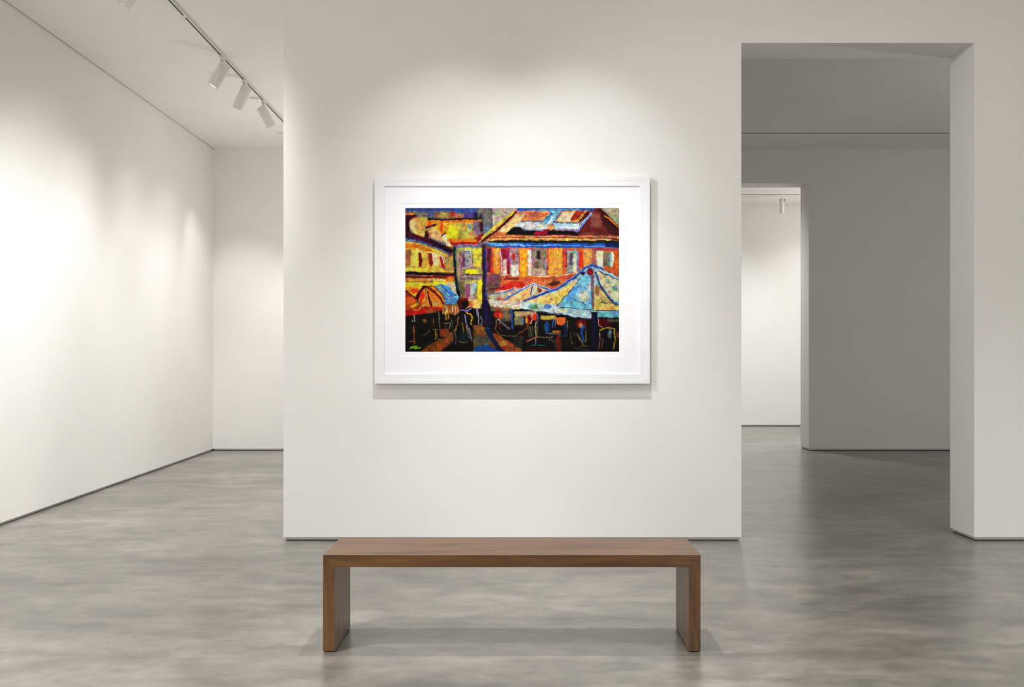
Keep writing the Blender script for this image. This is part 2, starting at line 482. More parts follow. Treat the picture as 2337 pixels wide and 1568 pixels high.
    # left yellow building
    P((226, 182, 66), [(0, 362), (200, 402), (400, 486), (496, 560), (536, 700), (0, 698)], 7)
    P((228, 126, 22), [(0, 380), (150, 398), (300, 440), (290, 480), (120, 440), (0, 440)], 12)
    S((232, 196, 96), 10, [(0, 368), (150, 390), (340, 462), (450, 512), (492, 566)]); S((212, 196, 52), 12, [(486, 560), (500, 646)])
    R((176, 106, 60), 0, 450, 60, 640, 12); R((236, 206, 80), 70, 450, 140, 640, 14)
    P((128, 36, 20), [(144, 486), (182, 486), (184, 640), (152, 648)], 8)
    P((158, 50, 32), [(250, 486), (296, 486), (302, 600), (276, 640), (256, 600)], 8)
    R((232, 196, 146), 304, 500, 366, 620, 12); S((240, 214, 160), 9, [(250, 482), (296, 486), (306, 580)]); S((240, 206, 130), 8, [(132, 470), (180, 470), (186, 500)])
    P((168, 30, 44), [(380, 530), (414, 530), (436, 680), (396, 650)], 8); S((246, 214, 214), 10, [(368, 516), (404, 522), (420, 600)])
    R((170, 132, 70), 430, 530, 530, 690, 18); S((246, 222, 60), 16, [(0, 664), (250, 668)]); S((232, 176, 60), 14, [(250, 672), (420, 680)])
    P((40, 22, 18), [(0, 694), (240, 704), (560, 718), (560, 742), (240, 734), (0, 724)], 6)
    R((128, 52, 30), 0, 734, 540, 768, 8); S((200, 110, 80), 7, [(120, 738), (300, 742)]); S((90, 26, 20), 8, [(0, 752), (500, 760)])
    R((216, 140, 40), 0, 768, 540, 808, 8); R((222, 200, 110), 250, 775, 440, 800, 14); S((96, 74, 34), 8, [(0, 806), (300, 806), (420, 796)])
    R((238, 200, 44), 0, 812, 540, 960, 10); R((240, 226, 40), 300, 800, 440, 850, 16); R((218, 120, 34), 460, 750, 540, 800, 14)
    P((206, 192, 160), [(440, 810), (560, 810), (570, 930), (520, 900)], 10); R((236, 160, 24), 0, 860, 130, 960, 24)
    # yellow house in the middle
    R((158, 138, 92), 555, 400, 850, 1100, 8)
    R((112, 104, 132), 540, 398, 850, 432, 8); S((180, 120, 170), 7, [(560, 404), (800, 402)])
    R((206, 190, 90), 590, 440, 835, 470, 10); R((150, 120, 116), 590, 460, 625, 720, 14)
    R((146, 106, 124), 618, 470, 712, 640, 8); R((170, 158, 160), 660, 480, 708, 630, 8); R((118, 66, 96), 622, 500, 652, 630, 6); S((214, 196, 210), 9, [(640, 462), (712, 466), (722, 634), (630, 656)])
    R((208, 190, 62), 742, 450, 835, 640, 14); R((232, 222, 36), 656, 664, 800, 714, 12); R((142, 112, 110), 600, 722, 835, 782, 10)
    S((90, 60, 60), 7, [(610, 724), (830, 722)]); S((200, 180, 160), 7, [(620, 748), (830, 750)])
    R((206, 186, 100), 650, 786, 770, 816, 8); R((150, 84, 124), 656, 824, 708, 1000, 8); R((182, 182, 176), 708, 824, 744, 1000, 8); R((150, 192, 214), 742, 816, 770, 930, 8)
    S((220, 200, 214), 8, [(654, 820), (740, 818)]); R((232, 208, 46), 786, 788, 838, 1060, 10); R((112, 98, 66), 580, 800, 648, 1000, 16); R((196, 178, 150), 690, 960, 760, 1030, 14)
    E((226, 196, 90), 770, 1050, 50, 60, 20); E((232, 130, 60), 718, 1056, 26, 40, 14)
    R((62, 46, 34), 838, 400, 880, 1100, 10); S((24, 22, 60), 12, [(862, 430), (866, 1100)]); S((52, 62, 140), 16, [(872, 440), (884, 700), (884, 1100)])
    # big roof on the right
    P((204, 146, 98), [(820, 372), (1210, 0), (2140, 0), (2333, 222), (2333, 380)], 6)
    P((234, 196, 132), [(980, 290), (1200, 90), (1300, 30), (1420, 60), (1260, 160), (1120, 260)], 22)
    P((186, 100, 58), [(900, 330), (1010, 250), (1160, 290), (1500, 300), (1500, 340), (900, 352)], 14)
    R((176, 96, 90), 1230, 20, 1440, 80, 20, .7)
    P((106, 32, 32), [(1950, 60), (2060, 0), (2130, 0), (2333, 240), (2333, 350), (1400, 320), (1400, 250), (1880, 250)], 14)
    R((178, 130, 100), 2020, 60, 2140, 200, 30, .45); R((120, 60, 50), 1900, 270, 2333, 340, 20, .6); P((60, 22, 22), [(2120, 60), (2230, 130), (2333, 260), (2333, 330), (2200, 250)], 16, .8)
    R((30, 76, 158), 1220, 0, 2060, 30, 9); S((96, 160, 222), 8, [(1400, 22), (1640, 20), (1900, 14)])
    P((208, 116, 72), [(1330, 52), (1590, 50), (1484, 134), (1262, 136)], 8); P((170, 76, 70), [(1330, 50), (1480, 50), (1420, 100), (1300, 100)], 16, .6)
    S((240, 184, 150), 9, [(1480, 128), (1590, 52)]); S((244, 150, 70), 10, [(1300, 128), (1470, 126)])
    P((204, 206, 206), [(1240, 150), (1500, 150), (1560, 190), (1540, 240), (1300, 240), (1180, 200)], 14)
    S((96, 122, 158), 11, [(1262, 144), (1490, 146)]); P((104, 166, 208), [(1580, 40), (1700, 30), (1640, 120), (1600, 190), (1490, 160), (1560, 90)], 8)
    P((190, 220, 236), [(1600, 90), (1660, 60), (1600, 170), (1540, 180)], 10); S((38, 84, 140), 9, [(1488, 160), (1600, 60)])
    P((222, 198, 162), [(1720, 50), (1860, 40), (1800, 146), (1634, 150)], 10); P((152, 48, 28), [(1850, 40), (1960, 34), (1890, 130), (1800, 130)], 10)
    S((222, 150, 60), 8, [(1956, 38), (1880, 134)]); S((36, 30, 32), 14, [(1990, 40), (1890, 160)]); S((70, 90, 150), 10, [(1700, 50), (1620, 150)])
    P((180, 212, 228), [(1612, 158), (1896, 166), (1910, 236), (1640, 228)], 6); S((40, 70, 120), 10, [(1622, 156), (1890, 164)]); S((246, 248, 250), 16, [(1690, 208), (1880, 214)])
    S((112, 128, 216), 22, [(1896, 230), (1930, 180), (2030, 56)]); S((160, 200, 240), 8, [(1900, 200), (2020, 60)]); S((120, 134, 204), 13, [(1620, 230), (1700, 240), (1890, 246)])
    P((28, 20, 20), [(1100, 286), (1180, 206), (1250, 206), (1320, 244), (1620, 250), (1900, 262), (1880, 292), (1120, 296)], 12)
    P((148, 26, 50), [(1400, 264), (1500, 232), (1580, 236), (1540, 286), (1400, 300)], 12); R((70, 20, 30), 1540, 236, 1620, 250, 10)
    S((130, 170, 210), 9, [(1290, 240), (1500, 244)])
    R((200, 120, 78), 1000, 302, 2333, 326, 8); S((226, 176, 92), 13, [(860, 346), (1200, 336), (1600, 338), (1900, 342), (2240, 344)]); S((120, 60, 30), 7, [(1000, 322), (2300, 326)])
    P((34, 34, 22), [(860, 358), (1240, 350), (1700, 358), (2333, 352), (2333, 390), (1000, 382)], 5)
    P((36, 86, 168), [(860, 376), (1000, 380), (2333, 384), (2333, 432), (1100, 436), (900, 410)], 6)
    P((104, 156, 200), [(850, 378), (1060, 384), (1300, 396), (1300, 420), (980, 414)], 8); S((118, 178, 240), 9, [(1000, 404), (1400, 408), (1700, 402)]); S((116, 140, 224), 8, [(1700, 408), (2180, 420)])
    R((20, 30, 70), 2180, 382, 2333, 426, 12, .8)
    S((84, 30, 24), 26, [(840, 366), (1010, 236), (1210, 40)]); S((206, 190, 52), 24, [(846, 330), (960, 218), (1180, 44)]); S((232, 180, 100), 8, [(812, 374), (850, 330)])
    P((170, 162, 128), [(2130, 0), (2333, 0), (2333, 196), (2210, 84)], 8); P((66, 18, 22), [(2090, 0), (2140, 0), (2220, 90), (2333, 200), (2333, 270), (2180, 120)], 12)
    S((224, 138, 42), 14, [(2176, 86), (2230, 120), (2333, 214)])
    # red house front
    R((206, 100, 54), 886, 434, 2333, 880, 6)
    R((96, 34, 56), 890, 436, 940, 700, 14); R((196, 52, 30), 930, 520, 962, 720, 10); R((232, 142, 52), 962, 440, 1032, 730, 10); S((240, 190, 130), 8, [(1000, 460), (1004, 620)])
    R((152, 36, 58), 1044, 440, 1140, 640, 8); R((206, 176, 160), 1060, 560, 1120, 740, 18); R((150, 30, 40), 1110, 560, 1142, 720, 10); R((160, 116, 132), 1140, 440, 1240, 740, 10); R((226, 210, 200), 1150, 620, 1236, 742, 20)
    S((210, 186, 214), 10, [(1036, 460), (1048, 560), (1044, 740)]); S((146, 84, 170), 9, [(1132, 440), (1136, 640)]); E((180, 50, 40), 1180, 530, 20, 40, 10); S((110, 20, 70), 9, [(1044, 746), (1140, 746)])
    R((240, 154, 36), 1246, 450, 1332, 760, 10); E((244, 176, 30), 1290, 640, 30, 60, 16); S((232, 70, 50), 8, [(1240, 460), (1244, 740)])
    R((226, 208, 180), 1334, 460, 1378, 740, 10); S((150, 92, 180), 9, [(1374, 440), (1380, 600)]); R((140, 118, 108), 1384, 440, 1550, 740, 10); R((48, 36, 40), 1430, 460, 1470, 560, 16); R((84, 64, 60), 1420, 580, 1460, 680, 20, .7); R((190, 160, 140), 1384, 660, 1540, 750, 18)
    S((196, 150, 206), 9, [(1536, 560), (1530, 660)]); S((224, 70, 50), 9, [(1556, 450), (1556, 700)])
    R((236, 156, 62), 1564, 440, 1712, 760, 10); R((200, 80, 50), 1712, 440, 1760, 640, 12); S((120, 30, 50), 10, [(1756, 450), (1758, 640)])
    R((150, 148, 134), 1762, 460, 1882, 720, 8); R((92, 76, 102), 1790, 490, 1832, 620, 10); R((206, 200, 168), 1832, 500, 1872, 700, 10); S((140, 168, 220), 10, [(1760, 466), (1868, 464)]); S((128, 128, 214), 10, [(1886, 470), (1888, 680)])
    R((224, 58, 26), 1896, 470, 1936, 640, 10); R((226, 150, 78), 1936, 450, 2040, 640, 12); R((176, 104, 90), 2040, 440, 2110, 640, 12); R((232, 222, 182), 2084, 470, 2160, 660, 14); R((134, 124, 108), 2150, 480, 2234, 640, 10)
    R((122, 174, 184), 2228, 480, 2248, 630, 5); R((232, 220, 200), 2250, 480, 2270, 640, 6); R((206, 96, 44), 2284, 440, 2333, 720, 10); R((150, 60, 90), 2040, 440, 2320, 462, 8)
    R((204, 92, 52), 1040, 750, 1900, 800, 10); R((104, 44, 30), 1080, 762, 1240, 782, 8); S((244, 180, 130), 9, [(1380, 748), (1600, 742)]); S((244, 186, 130), 9, [(1650, 742), (1780, 726), (1880, 700)])
    R((126, 76, 78), 890, 720, 1040, 900, 20); P((204, 48, 32), [(1010, 880), (1130, 800), (1400, 800), (1340, 860), (1160, 880), (980, 910)], 12); R((212, 110, 66), 1300, 790, 1860, 850, 16)
    P((92, 42, 28), [(1540, 840), (1600, 800), (1690, 796), (1680, 830), (1600, 850)], 10); S((230, 90, 60), 8, [(1500, 850), (1640, 880)]); S((60, 20, 30), 12, [(920, 880), (1080, 870)], .7)
    # small parasols
    P((198, 172, 150), [(905, 954), (1100, 890), (1190, 866), (1270, 882), (1110, 1000), (930, 1010)], 6)
    S((230, 170, 160), 9, [(976, 916), (1090, 896), (1190, 868)]); S((96, 110, 160), 12, [(905, 946), (1060, 926), (1180, 880)]); E((204, 110, 60), 1040, 990, 50, 12, 8)
    P((228, 180, 122), [(1080, 1016), (1240, 916), (1400, 816), (1600, 896), (1460, 960), (1270, 1020)], 5)
    P((206, 196, 158), [(1392, 842), (1430, 850), (1450, 930), (1384, 962)], 5); P((120, 74, 64), [(1430, 850), (1500, 900), (1460, 930)], 8)
    S((84, 116, 190), 18, [(1086, 1000), (1250, 906), (1398, 818), (1500, 870), (1600, 894)]); S((206, 214, 236), 8, [(1230, 900), (1390, 818), (1500, 852), (1590, 890)]); S((88, 76, 110), 14, [(1392, 836), (1370, 950)]); S((230, 226, 214), 7, [(1398, 850), (1382, 960)])
    P((206, 190, 164), [(888, 996), (1100, 1010), (1262, 1020), (1256, 1100), (1080, 1100), (930, 1064)], 7); S((240, 236, 230), 8, [(880, 1004), (1000, 1030), (1030, 1060)]); S((240, 220, 190), 7, [(1060, 1050), (1240, 1056)]); S((160, 100, 70), 9, [(980, 1080), (1150, 1094)])
    # big parasol
    P((156, 196, 202), [(1256, 1016), (1450, 968), (1700, 856), (1850, 752), (1960, 644), (2050, 618), (2170, 660), (2333, 770), (2333, 1140), (1256, 1100)], 4)
    P((232, 196, 126), [(1280, 1014), (1600, 930), (1840, 800), (1900, 772), (1810, 900), (1650, 1062), (1450, 1040)], 6); P((238, 176, 84), [(1560, 1000), (1680, 930), (1800, 860), (1740, 960), (1640, 1020)], 18, .8)
    P((122, 192, 222), [(1930, 730), (2040, 730), (2036, 1112), (1676, 1076), (1800, 900)], 6); P((84, 152, 220), [(1740, 1000), (1860, 840), (1900, 850), (1830, 980), (1760, 1040)], 16, .8)
    E((206, 210, 180), 1950, 960, 60, 60, 26); E((206, 200, 214), 2010, 860, 24, 60, 14, .7); S((60, 90, 110), 8, [(1830, 1000), (1900, 1020), (1980, 1060)])
    S((112, 76, 92), 34, [(2040, 740), (2044, 900), (2050, 1080)], .85, 14)
    P((200, 178, 108), [(2064, 850), (2110, 850), (2240, 1010), (2333, 1060), (2333, 1116), (2056, 1106)], 8); E((156, 120, 70), 2090, 900, 26, 60, 14); S((70, 96, 90), 9, [(2120, 1036), (2300, 1034)])
    P((206, 202, 162), [(2090, 690), (2333, 780), (2333, 1010), (2200, 960), (2120, 820)], 6); E((110, 158, 120), 2290, 870, 34, 30, 12); E((120, 160, 130), 2200, 800, 26, 24, 14, .7)
    S((74, 84, 124), 26, [(2076, 700), (2124, 840), (2230, 990), (2333, 1080)]); S((206, 214, 226), 8, [(2100, 720), (2150, 850), (2240, 970)]); S((40, 44, 60), 8, [(2110, 690), (2333, 790)])
    E((116, 40, 56), 2012, 694, 38, 42, 8); E((40, 30, 70), 1930, 710, 30, 20, 8)
    S((60, 76, 140), 26, [(1300, 1004), (1480, 950), (1680, 866), (1850, 756), (1954, 650), (2050, 622), (2160, 676)]); S((124, 150, 214), 11, [(1320, 990), (1480, 936), (1680, 856), (1850, 742), (1950, 642), (2050, 612), (2170, 664)])
    S((192, 96, 52), 20, [(2180, 680), (2333, 736)]); S((110, 140, 220), 9, [(1940, 740), (1990, 650), (2050, 650), (2070, 740)])
    S((52, 66, 84), 10, [(1900, 772), (1800, 900), (1650, 1066)]); R((222, 190, 100), 2060, 1060, 2333, 1106, 8)
    P((186, 212, 200), [(1258, 1020), (1450, 1050), (1640, 1074), (1640, 1146), (1440, 1120), (1262, 1094)], 5); E((96, 148, 104), 1400, 1074, 50, 30, 10); E((96, 140, 206), 1552, 1080, 40, 26, 10)
    P((164, 200, 208), [(1660, 1080), (2020, 1108), (2030, 1206), (1800, 1172), (1650, 1148)], 5); R((206, 196, 160), 1660, 1092, 1760, 1140, 12); S((238, 248, 250), 8, [(1256, 1010), (1260, 1090)]); S((238, 248, 250), 12, [(1642, 1070), (1644, 1140)])
    S((34, 58, 84), 9, [(1680, 1080), (2000, 1106), (2333, 1122)]); S((150, 200, 226), 9, [(1700, 1096), (2020, 1116)])
    P((104, 168, 188), [(2090, 1132), (2333, 1128), (2333, 1186), (2100, 1192)], 6)
    # lower dark part
    P((22, 17, 16), [(930, 1130), (1262, 1100), (1450, 1136), (1720, 1164), (2030, 1220), (2060, 1130), (2096, 1200), (2333, 1196), (2333, 1568), (850, 1568), (850, 1110)], 6)
    S((40, 56, 76), 14, [(1262, 1098), (1450, 1134), (1700, 1152), (1820, 1186), (2030, 1216)]); S((176, 180, 220), 7, [(1560, 1140), (1760, 1162), (1990, 1200)])
    P((20, 15, 12), [(0, 1130), (130, 1150), (260, 1110), (430, 1090), (600, 1060), (760, 1100), (880, 1100), (880, 1568), (0, 1568)], 12)
    P((22, 16, 36), [(850, 1000), (896, 1000), (930, 1090), (960, 1240), (860, 1262), (806, 1180)], 22); R((30, 22, 74), 862, 1000, 896, 1230, 12)
    S((28, 48, 50), 36, [(536, 440), (552, 720), (584, 990)]); S((112, 138, 128), 7, [(550, 470), (566, 740), (580, 860)]); S((14, 22, 30), 9, [(530, 520), (556, 760), (590, 960)])
    # blue and orange parasols
    P((80, 142, 206), [(320, 856), (394, 820), (470, 846), (574, 956), (588, 970), (556, 1036), (440, 1046), (420, 950)], 4); P((124, 150, 156), [(330, 856), (394, 828), (410, 880), (400, 930)], 6)
    S((186, 206, 224), 8, [(394, 822), (470, 846), (578, 960), (500, 984)]); S((186, 206, 224), 7, [(420, 880), (470, 940), (500, 980)]); S((36, 76, 150), 8, [(400, 840), (470, 910), (560, 960)]); S((150, 190, 160), 10, [(440, 960), (480, 1000)])
    P((222, 120, 26), [(104, 970), (150, 890), (206, 848), (300, 856), (380, 916), (434, 1010), (400, 1060), (300, 1092), (180, 1070), (120, 1010)], 4)
    P((226, 52, 16), [(150, 960), (190, 890), (216, 960), (220, 1060), (180, 1040)], 8); P((244, 150, 30), [(186, 1010), (216, 960), (246, 1070), (200, 1064)], 8)
    S((72, 14, 18), 30, [(204, 862), (150, 920), (124, 1020)]); S((84, 26, 18), 22, [(216, 866), (250, 960), (290, 1070)]); S((112, 36, 18), 26, [(234, 862), (330, 920), (390, 1000), (410, 1040)], 1, 8)
    S((240, 180, 60), 8, [(222, 880), (240, 960), (260, 1060)]); S((244, 170, 40), 10, [(340, 900), (390, 960), (426, 1010)]); S((66, 24, 14), 10, [(190, 852), (300, 852), (380, 910), (430, 990)])
    S((246, 190, 120), 7, [(196, 1066), (236, 1070), (240, 1040)]); E((180, 150, 90), 330, 1040, 34, 20, 10); S((238, 120, 26), 10, [(180, 1080), (300, 1096), (420, 1062)]); E((236, 70, 14), 100, 900, 46, 26, 14)
    P((172, 66, 18), [(0, 900), (60, 936), (130, 990), (172, 1070), (160, 1110), (90, 1150), (0, 1160)], 6); P((226, 90, 20), [(0, 980), (80, 960), (120, 1010), (60, 1060), (0, 1040)], 14)
    P((238, 168, 36), [(56, 1070), (140, 1026), (150, 1050), (80, 1090)], 6); S((90, 20, 18), 14, [(0, 898), (60, 936), (130, 990), (160, 1050)]); P((164, 22, 14), [(0, 1110), (120, 1110), (230, 1080), (230, 1150), (100, 1170), (0, 1180)], 10)
    P((170, 40, 16), [(170, 1070), (420, 1080), (400, 1110), (240, 1150)], 10); S((236, 120, 30), 9, [(90, 1110), (150, 1110), (176, 1070)])
    R((146, 92, 46), 240, 1100, 340, 1140, 12, .6); R((166, 98, 50), 400, 1064, 590, 1150, 12)
    for x, y, h, c in ((440, 1070, 90, (238, 196, 90)), (458, 1080, 70, (238, 200, 110)), (520, 1062, 60, (240, 206, 140)), (545, 1080, 80, (230, 170, 120)), (572, 1076, 60, (226, 150, 110)), (434, 1156, 60, (190, 130, 40)), (452, 1156, 70, (200, 140, 40)), (472, 1160, 50, (180, 110, 40))):
        S(c, 8, [(x, y), (x + 6, y + h * .4), (x + 2, y + h)])
    # left terrace
    P((158, 84, 30), [(170, 1568), (250, 1500), (400, 1420), (530, 1330), (580, 1370), (520, 1450), (380, 1568)], 12); R((172, 72, 36), 378, 1318, 480, 1400, 14)
    P((206, 96, 30), [(340, 1500), (440, 1430), (500, 1400), (450, 1470), (360, 1550)], 14); S((190, 140, 40), 12, [(330, 1320), (330, 1430)]); S((160, 140, 50), 9, [(330, 1330), (352, 1420), (400, 1440)])
    S((150, 160, 150), 8, [(100, 1160), (106, 1240)]); S((150, 84, 34), 18, [(94, 1290), (98, 1470)]); S((170, 90, 60), 9, [(30, 1452), (90, 1452)]); S((120, 60, 40), 10, [(100, 1480), (96, 1530)])
    S((160, 130, 110), 8, [(264, 1330), (240, 1370), (196, 1390)]); S((120, 120, 110), 7, [(368, 1110), (376, 1330)]); S((130, 128, 90), 7, [(420, 1256), (490, 1262), (486, 1320)]); S((120, 120, 80), 7, [(448, 1262), (444, 1310)])
    S((130, 130, 80), 7, [(296, 1320), (360, 1322)]); S((150, 60, 40), 7, [(306, 1200), (312, 1290)]); E((110, 74, 26), 210, 1230, 24, 22, 8); E((150, 140, 130), 80, 1230, 8, 10, 4)
    S((24, 40, 44), 30, [(210, 1500), (260, 1470)], .8)
    # path
    P((124, 82, 44), [(740, 1270), (840, 1270), (960, 1420), (1010, 1568), (740, 1568)], 12); R((108, 100, 84), 750, 1390, 920, 1500, 18); P((186, 112, 40), [(760, 1290), (840, 1300), (900, 1370), (770, 1380)], 16, .8)
    P((38, 92, 186), [(770, 1506), (900, 1490), (960, 1530), (1080, 1568), (740, 1568)], 8); S((22, 38, 84), 60, [(900, 1330), (960, 1430), (1070, 1568)], 1, 20); E((30, 80, 140), 900, 1312, 26, 10, 6)
    P((40, 18, 48), [(820, 1230), (960, 1250), (980, 1290), (860, 1280)], 10)
    P((196, 96, 34), [(950, 1366), (1010, 1380), (1100, 1430), (1270, 1540), (1280, 1568), (1090, 1568), (1010, 1480)], 12); E((226, 170, 60), 1070, 1470, 36, 40, 16); E((200, 40, 30), 1074, 1520, 24, 18, 8)
    # standing waitress
    P((20, 15, 17), [(515, 1180), (600, 1130), (690, 1126), (742, 1170), (744, 1480), (700, 1568), (560, 1568), (530, 1400)], 8)
    E((84, 22, 14), 626, 1034, 68, 56, 12); E((120, 30, 20), 640, 1000, 44, 20, 10); E((190, 70, 30), 694, 1050, 12, 38, 8); E((16, 10, 10), 650, 1046, 38, 36, 14); S((124, 114, 206), 14, [(598, 1108), (650, 1120), (676, 1122), (712, 1104)]); S((206, 160, 60), 9, [(660, 1100), (710, 1070)])
    S((190, 140, 22), 15, [(670, 1136), (716, 1160), (728, 1190), (720, 1270)]); S((146, 124, 196), 9, [(650, 1160), (662, 1250), (690, 1320), (716, 1420)]); S((176, 160, 60), 9, [(666, 1290), (680, 1360), (696, 1410)])
    S((150, 140, 30), 8, [(624, 1250), (634, 1310), (640, 1360)]); S((150, 110, 20), 8, [(584, 1180), (572, 1260), (548, 1340)]); S((176, 176, 150), 8, [(700, 1310), (726, 1400), (730, 1450)]); S((180, 120, 90), 7, [(530, 1160), (590, 1130)])
    S((150, 130, 84), 14, [(546, 1330), (552, 1400)]); S((140, 90, 110), 9, [(556, 1420), (548, 1478)]); R((14, 46, 44), 596, 1370, 690, 1446, 14); S((116, 134, 84), 7, [(582, 1450), (640, 1464), (692, 1452)]); S((110, 96, 80), 7, [(500, 1190), (520, 1320)])
    S((150, 150, 190), 8, [(782, 1096), (784, 1170)]); S((160, 150, 170), 8, [(796, 1100), (800, 1260)]); S((110, 130, 170), 7, [(820, 1190), (838, 1230), (832, 1276)]); S((206, 206, 140), 8, [(780, 1056), (806, 1060)])
    # guests under the big parasol
    R((134, 112, 84), 1040, 1100, 1160, 1230, 26, .8); E((150, 28, 28), 1012, 1156, 48, 48, 9); E((226, 80, 30), 1034, 1176, 16, 34, 7); S((196, 206, 180), 9, [(1004, 1214), (1030, 1224)])
    S((150, 104, 36), 9, [(988, 1220), (992, 1340), (1030, 1386)]); S((116, 96, 104), 20, [(1030, 1236), (1080, 1270), (1130, 1316)]); S((120, 50, 20), 12, [(1020, 1250), (1040, 1330)]); S((136, 124, 96), 8, [(1030, 1384), (1110, 1390), (1200, 1394), (1330, 1316)])
    S((46, 82, 176), 18, [(1166, 1104), (1170, 1310)]); R((176, 146, 104), 1190, 1126, 1432, 1180, 12); R((120, 108, 76), 1196, 1180, 1290, 1280, 14); S((176, 170, 130), 7, [(1200, 1276), (1198, 1200), (1226, 1160), (1262, 1180)]); S((100, 104, 60), 7, [(1232, 1200), (1232, 1270)])
    S((74, 134, 206), 14, [(1280, 1214), (1286, 1262)]); E((214, 120, 36), 1324, 1220, 16, 44, 7); E((112, 20, 30), 1358, 1214, 26, 52, 8); E((206, 44, 22), 1408, 1186, 22, 40, 8); S((240, 170, 150), 8, [(1366, 1172), (1384, 1214), (1368, 1260)])
    S((120, 60, 22), 18, [(1346, 1260), (1320, 1320), (1230, 1370)]); 
    for x, c in ((1344, (96, 92, 60)), (1364, (124, 118, 80)), (1384, (100, 100, 60)), (1432, (150, 146, 70))):
        S(c, 9, [(x, 1290), (x + 4, 1350), (x, 1400)])
    S((214, 196, 166), 10, [(1424, 1236), (1416, 1300), (1424, 1390)]); S((170, 190, 206), 8, [(1446, 1240), (1448, 1290)]); S((196, 116, 74), 16, [(1320, 1450), (1380, 1424), (1450, 1396)], 1, 7); S((172, 146, 124), 8, [(1452, 1400), (1530, 1412), (1606, 1404)])
    S((160, 150, 150), 7, [(1576, 1416), (1580, 1446)]); S((140, 120, 110), 7, [(1596, 1420), (1614, 1460)]); S((190, 196, 206), 9, [(1420, 1424), (1426, 1480)]); S((40, 136, 156), 8, [(1370, 1500), (1430, 1490), (1520, 1496)]); E((64, 14, 14), 1450, 1550, 140, 40, 12)
    for x in (1184, 1214, 1240, 1262): S((96, 92, 70), 8, [(x + 20, 1400), (x, 1450), (x + 6, 1540)])
    S((24, 26, 60), 18, [(1450, 1140), (1454, 1290)]); S((150, 130, 180), 6, [(1440, 1150), (1442, 1230)]); R((170, 146, 66), 1470, 1168, 1650, 1216, 12); E((24, 66, 124), 1546, 1300, 34, 70, 10); S((60, 110, 170), 8, [(1550, 1250), (1540, 1370)])
    S((70, 92, 176), 12, [(1622, 1206), (1602, 1300)]); S((120, 130, 200), 7, [(1640, 1220), (1630, 1310)]); P((216, 92, 42), [(1640, 1190), (1752, 1190), (1750, 1260), (1700, 1286), (1656, 1270)], 7); S((250, 150, 90), 7, [(1660, 1250), (1720, 1250)])
    R((24, 34, 84), 1726, 1256, 1766, 1400, 10); E((176, 118, 30), 1650, 1352, 50, 18, 7); S((170, 140, 110), 7, [(1546, 1362), (1620, 1366), (1690, 1376)]); S((60, 96, 130), 9, [(1580, 1376), (1680, 1392), (1760, 1390)])
    S((142, 34, 22), 34, [(1664, 1400), (1668, 1568)]); S((110, 96, 50), 8, [(1640, 1420), (1632, 1568)]); S((130, 70, 30), 8, [(1696, 1400), (1700, 1568)]); S((110, 120, 60), 10, [(1770, 1230), (1766, 1330)])
    P((92, 14, 22), [(1850, 1240), (1900, 1210), (1970, 1220), (1980, 1300), (1950, 1330), (1870, 1310)], 10); E((190, 100, 50), 1912, 1278, 24, 30, 8); S((40, 82, 166), 30, [(1944, 1290), (1916, 1350), (1944, 1440)], 1, 8); S((230, 200, 170), 8, [(1900, 1300), (1928, 1268)])
    S((110, 106, 50), 8, [(1800, 1350), (1806, 1450), (1826, 1480)]); S((96, 96, 60), 8, [(1830, 1350), (1860, 1400)]); S((170, 134, 90), 9, [(1874, 1370), (1910, 1440), (1960, 1506)]); S((140, 140, 60), 10, [(1972, 1340), (1966, 1460)]); S((120, 110, 60), 7, [(1900, 1506), (2000, 1508)]); S((90, 84, 100), 9, [(1840, 1520), (1900, 1540), (2010, 1548)])
    R((12, 14, 46), 2034, 1130, 2092, 1568, 10); S((44, 54, 96), 7, [(2056, 1160), (2056, 1500)])
    P((70, 8, 18), [(2106, 1200), (2170, 1200), (2270, 1280), (2220, 1304), (2130, 1280)], 9); S((186, 100, 70), 10, [(2104, 1200), (2108, 1250), (2116, 1280), (2150, 1300)]); S((182, 156, 22), 15, [(2116, 1336), (2180, 1312), (2230, 1304), (2272, 1320), (2282, 1400), (2292, 1440), (2270, 1530)])
    S((206, 196, 190), 12, [(2120, 1360), (2124, 1410)]); S((150, 100, 80), 9, [(2124, 1410), (2110, 1540)]); S((150, 110, 90), 8, [(2130, 1420), (2164, 1440), (2140, 1530)]); E((120, 140, 150), 2228, 1372, 20, 50, 8); S((150, 70, 100), 9, [(2300, 1340), (2296, 1400)]); E((180, 100, 40), 2320, 1380, 10, 30, 6)
    R((140, 124, 110), 2200, 1204, 2333, 1240, 14, .5); S((20, 30, 50), 14, [(2096, 1196), (2200, 1204), (2333, 1194)])
    # the terrace lies in deeper colours
    img *= (1 - .30 * np.clip((YY - 1230) / 120, 0, 1))[..., None]
    # brushy, slightly wandering edges and uneven paint
    for sg, am in ((3.0, .75), (10.0, .8)):
        dx = blur(rng.randn(PH, PW), sg); dy = blur(rng.randn(PH, PW), sg)
        dx *= am / dx.std(); dy *= am / dy.std()
        yi, xi = np.mgrid[0:PH, 0:PW]
        yi = np.clip(yi + dy, 0, PH - 1).round().astype(int); xi = np.clip(xi + dx, 0, PW - 1).round().astype(int)
        img[:] = img[yi, xi]
    soft = np.stack([blur(img[..., i], 3.2) for i in range(3)], -1)
    img[:] = .72 * img + .28 * soft
    img += (.3 * (soft - np.stack([blur(img[..., i], 14) for i in range(3)], -1)))
    mot = blur(rng.randn(PH, PW), 4); mot /= mot.std()
    img *= (1 + .09 * mot)[..., None]
    np.clip(img, 0, 1, out=img)
    # labyrinth of fine lines over everything, following the edges
    lum = img @ np.array((.3, .59, .11), np.float32)
    e = lum - blur(lum, 3.0)
    f = rng.randn(PH, PW).astype(np.float32) * .35 + e * 3.0
    s1 = .78 * PW / 860.0
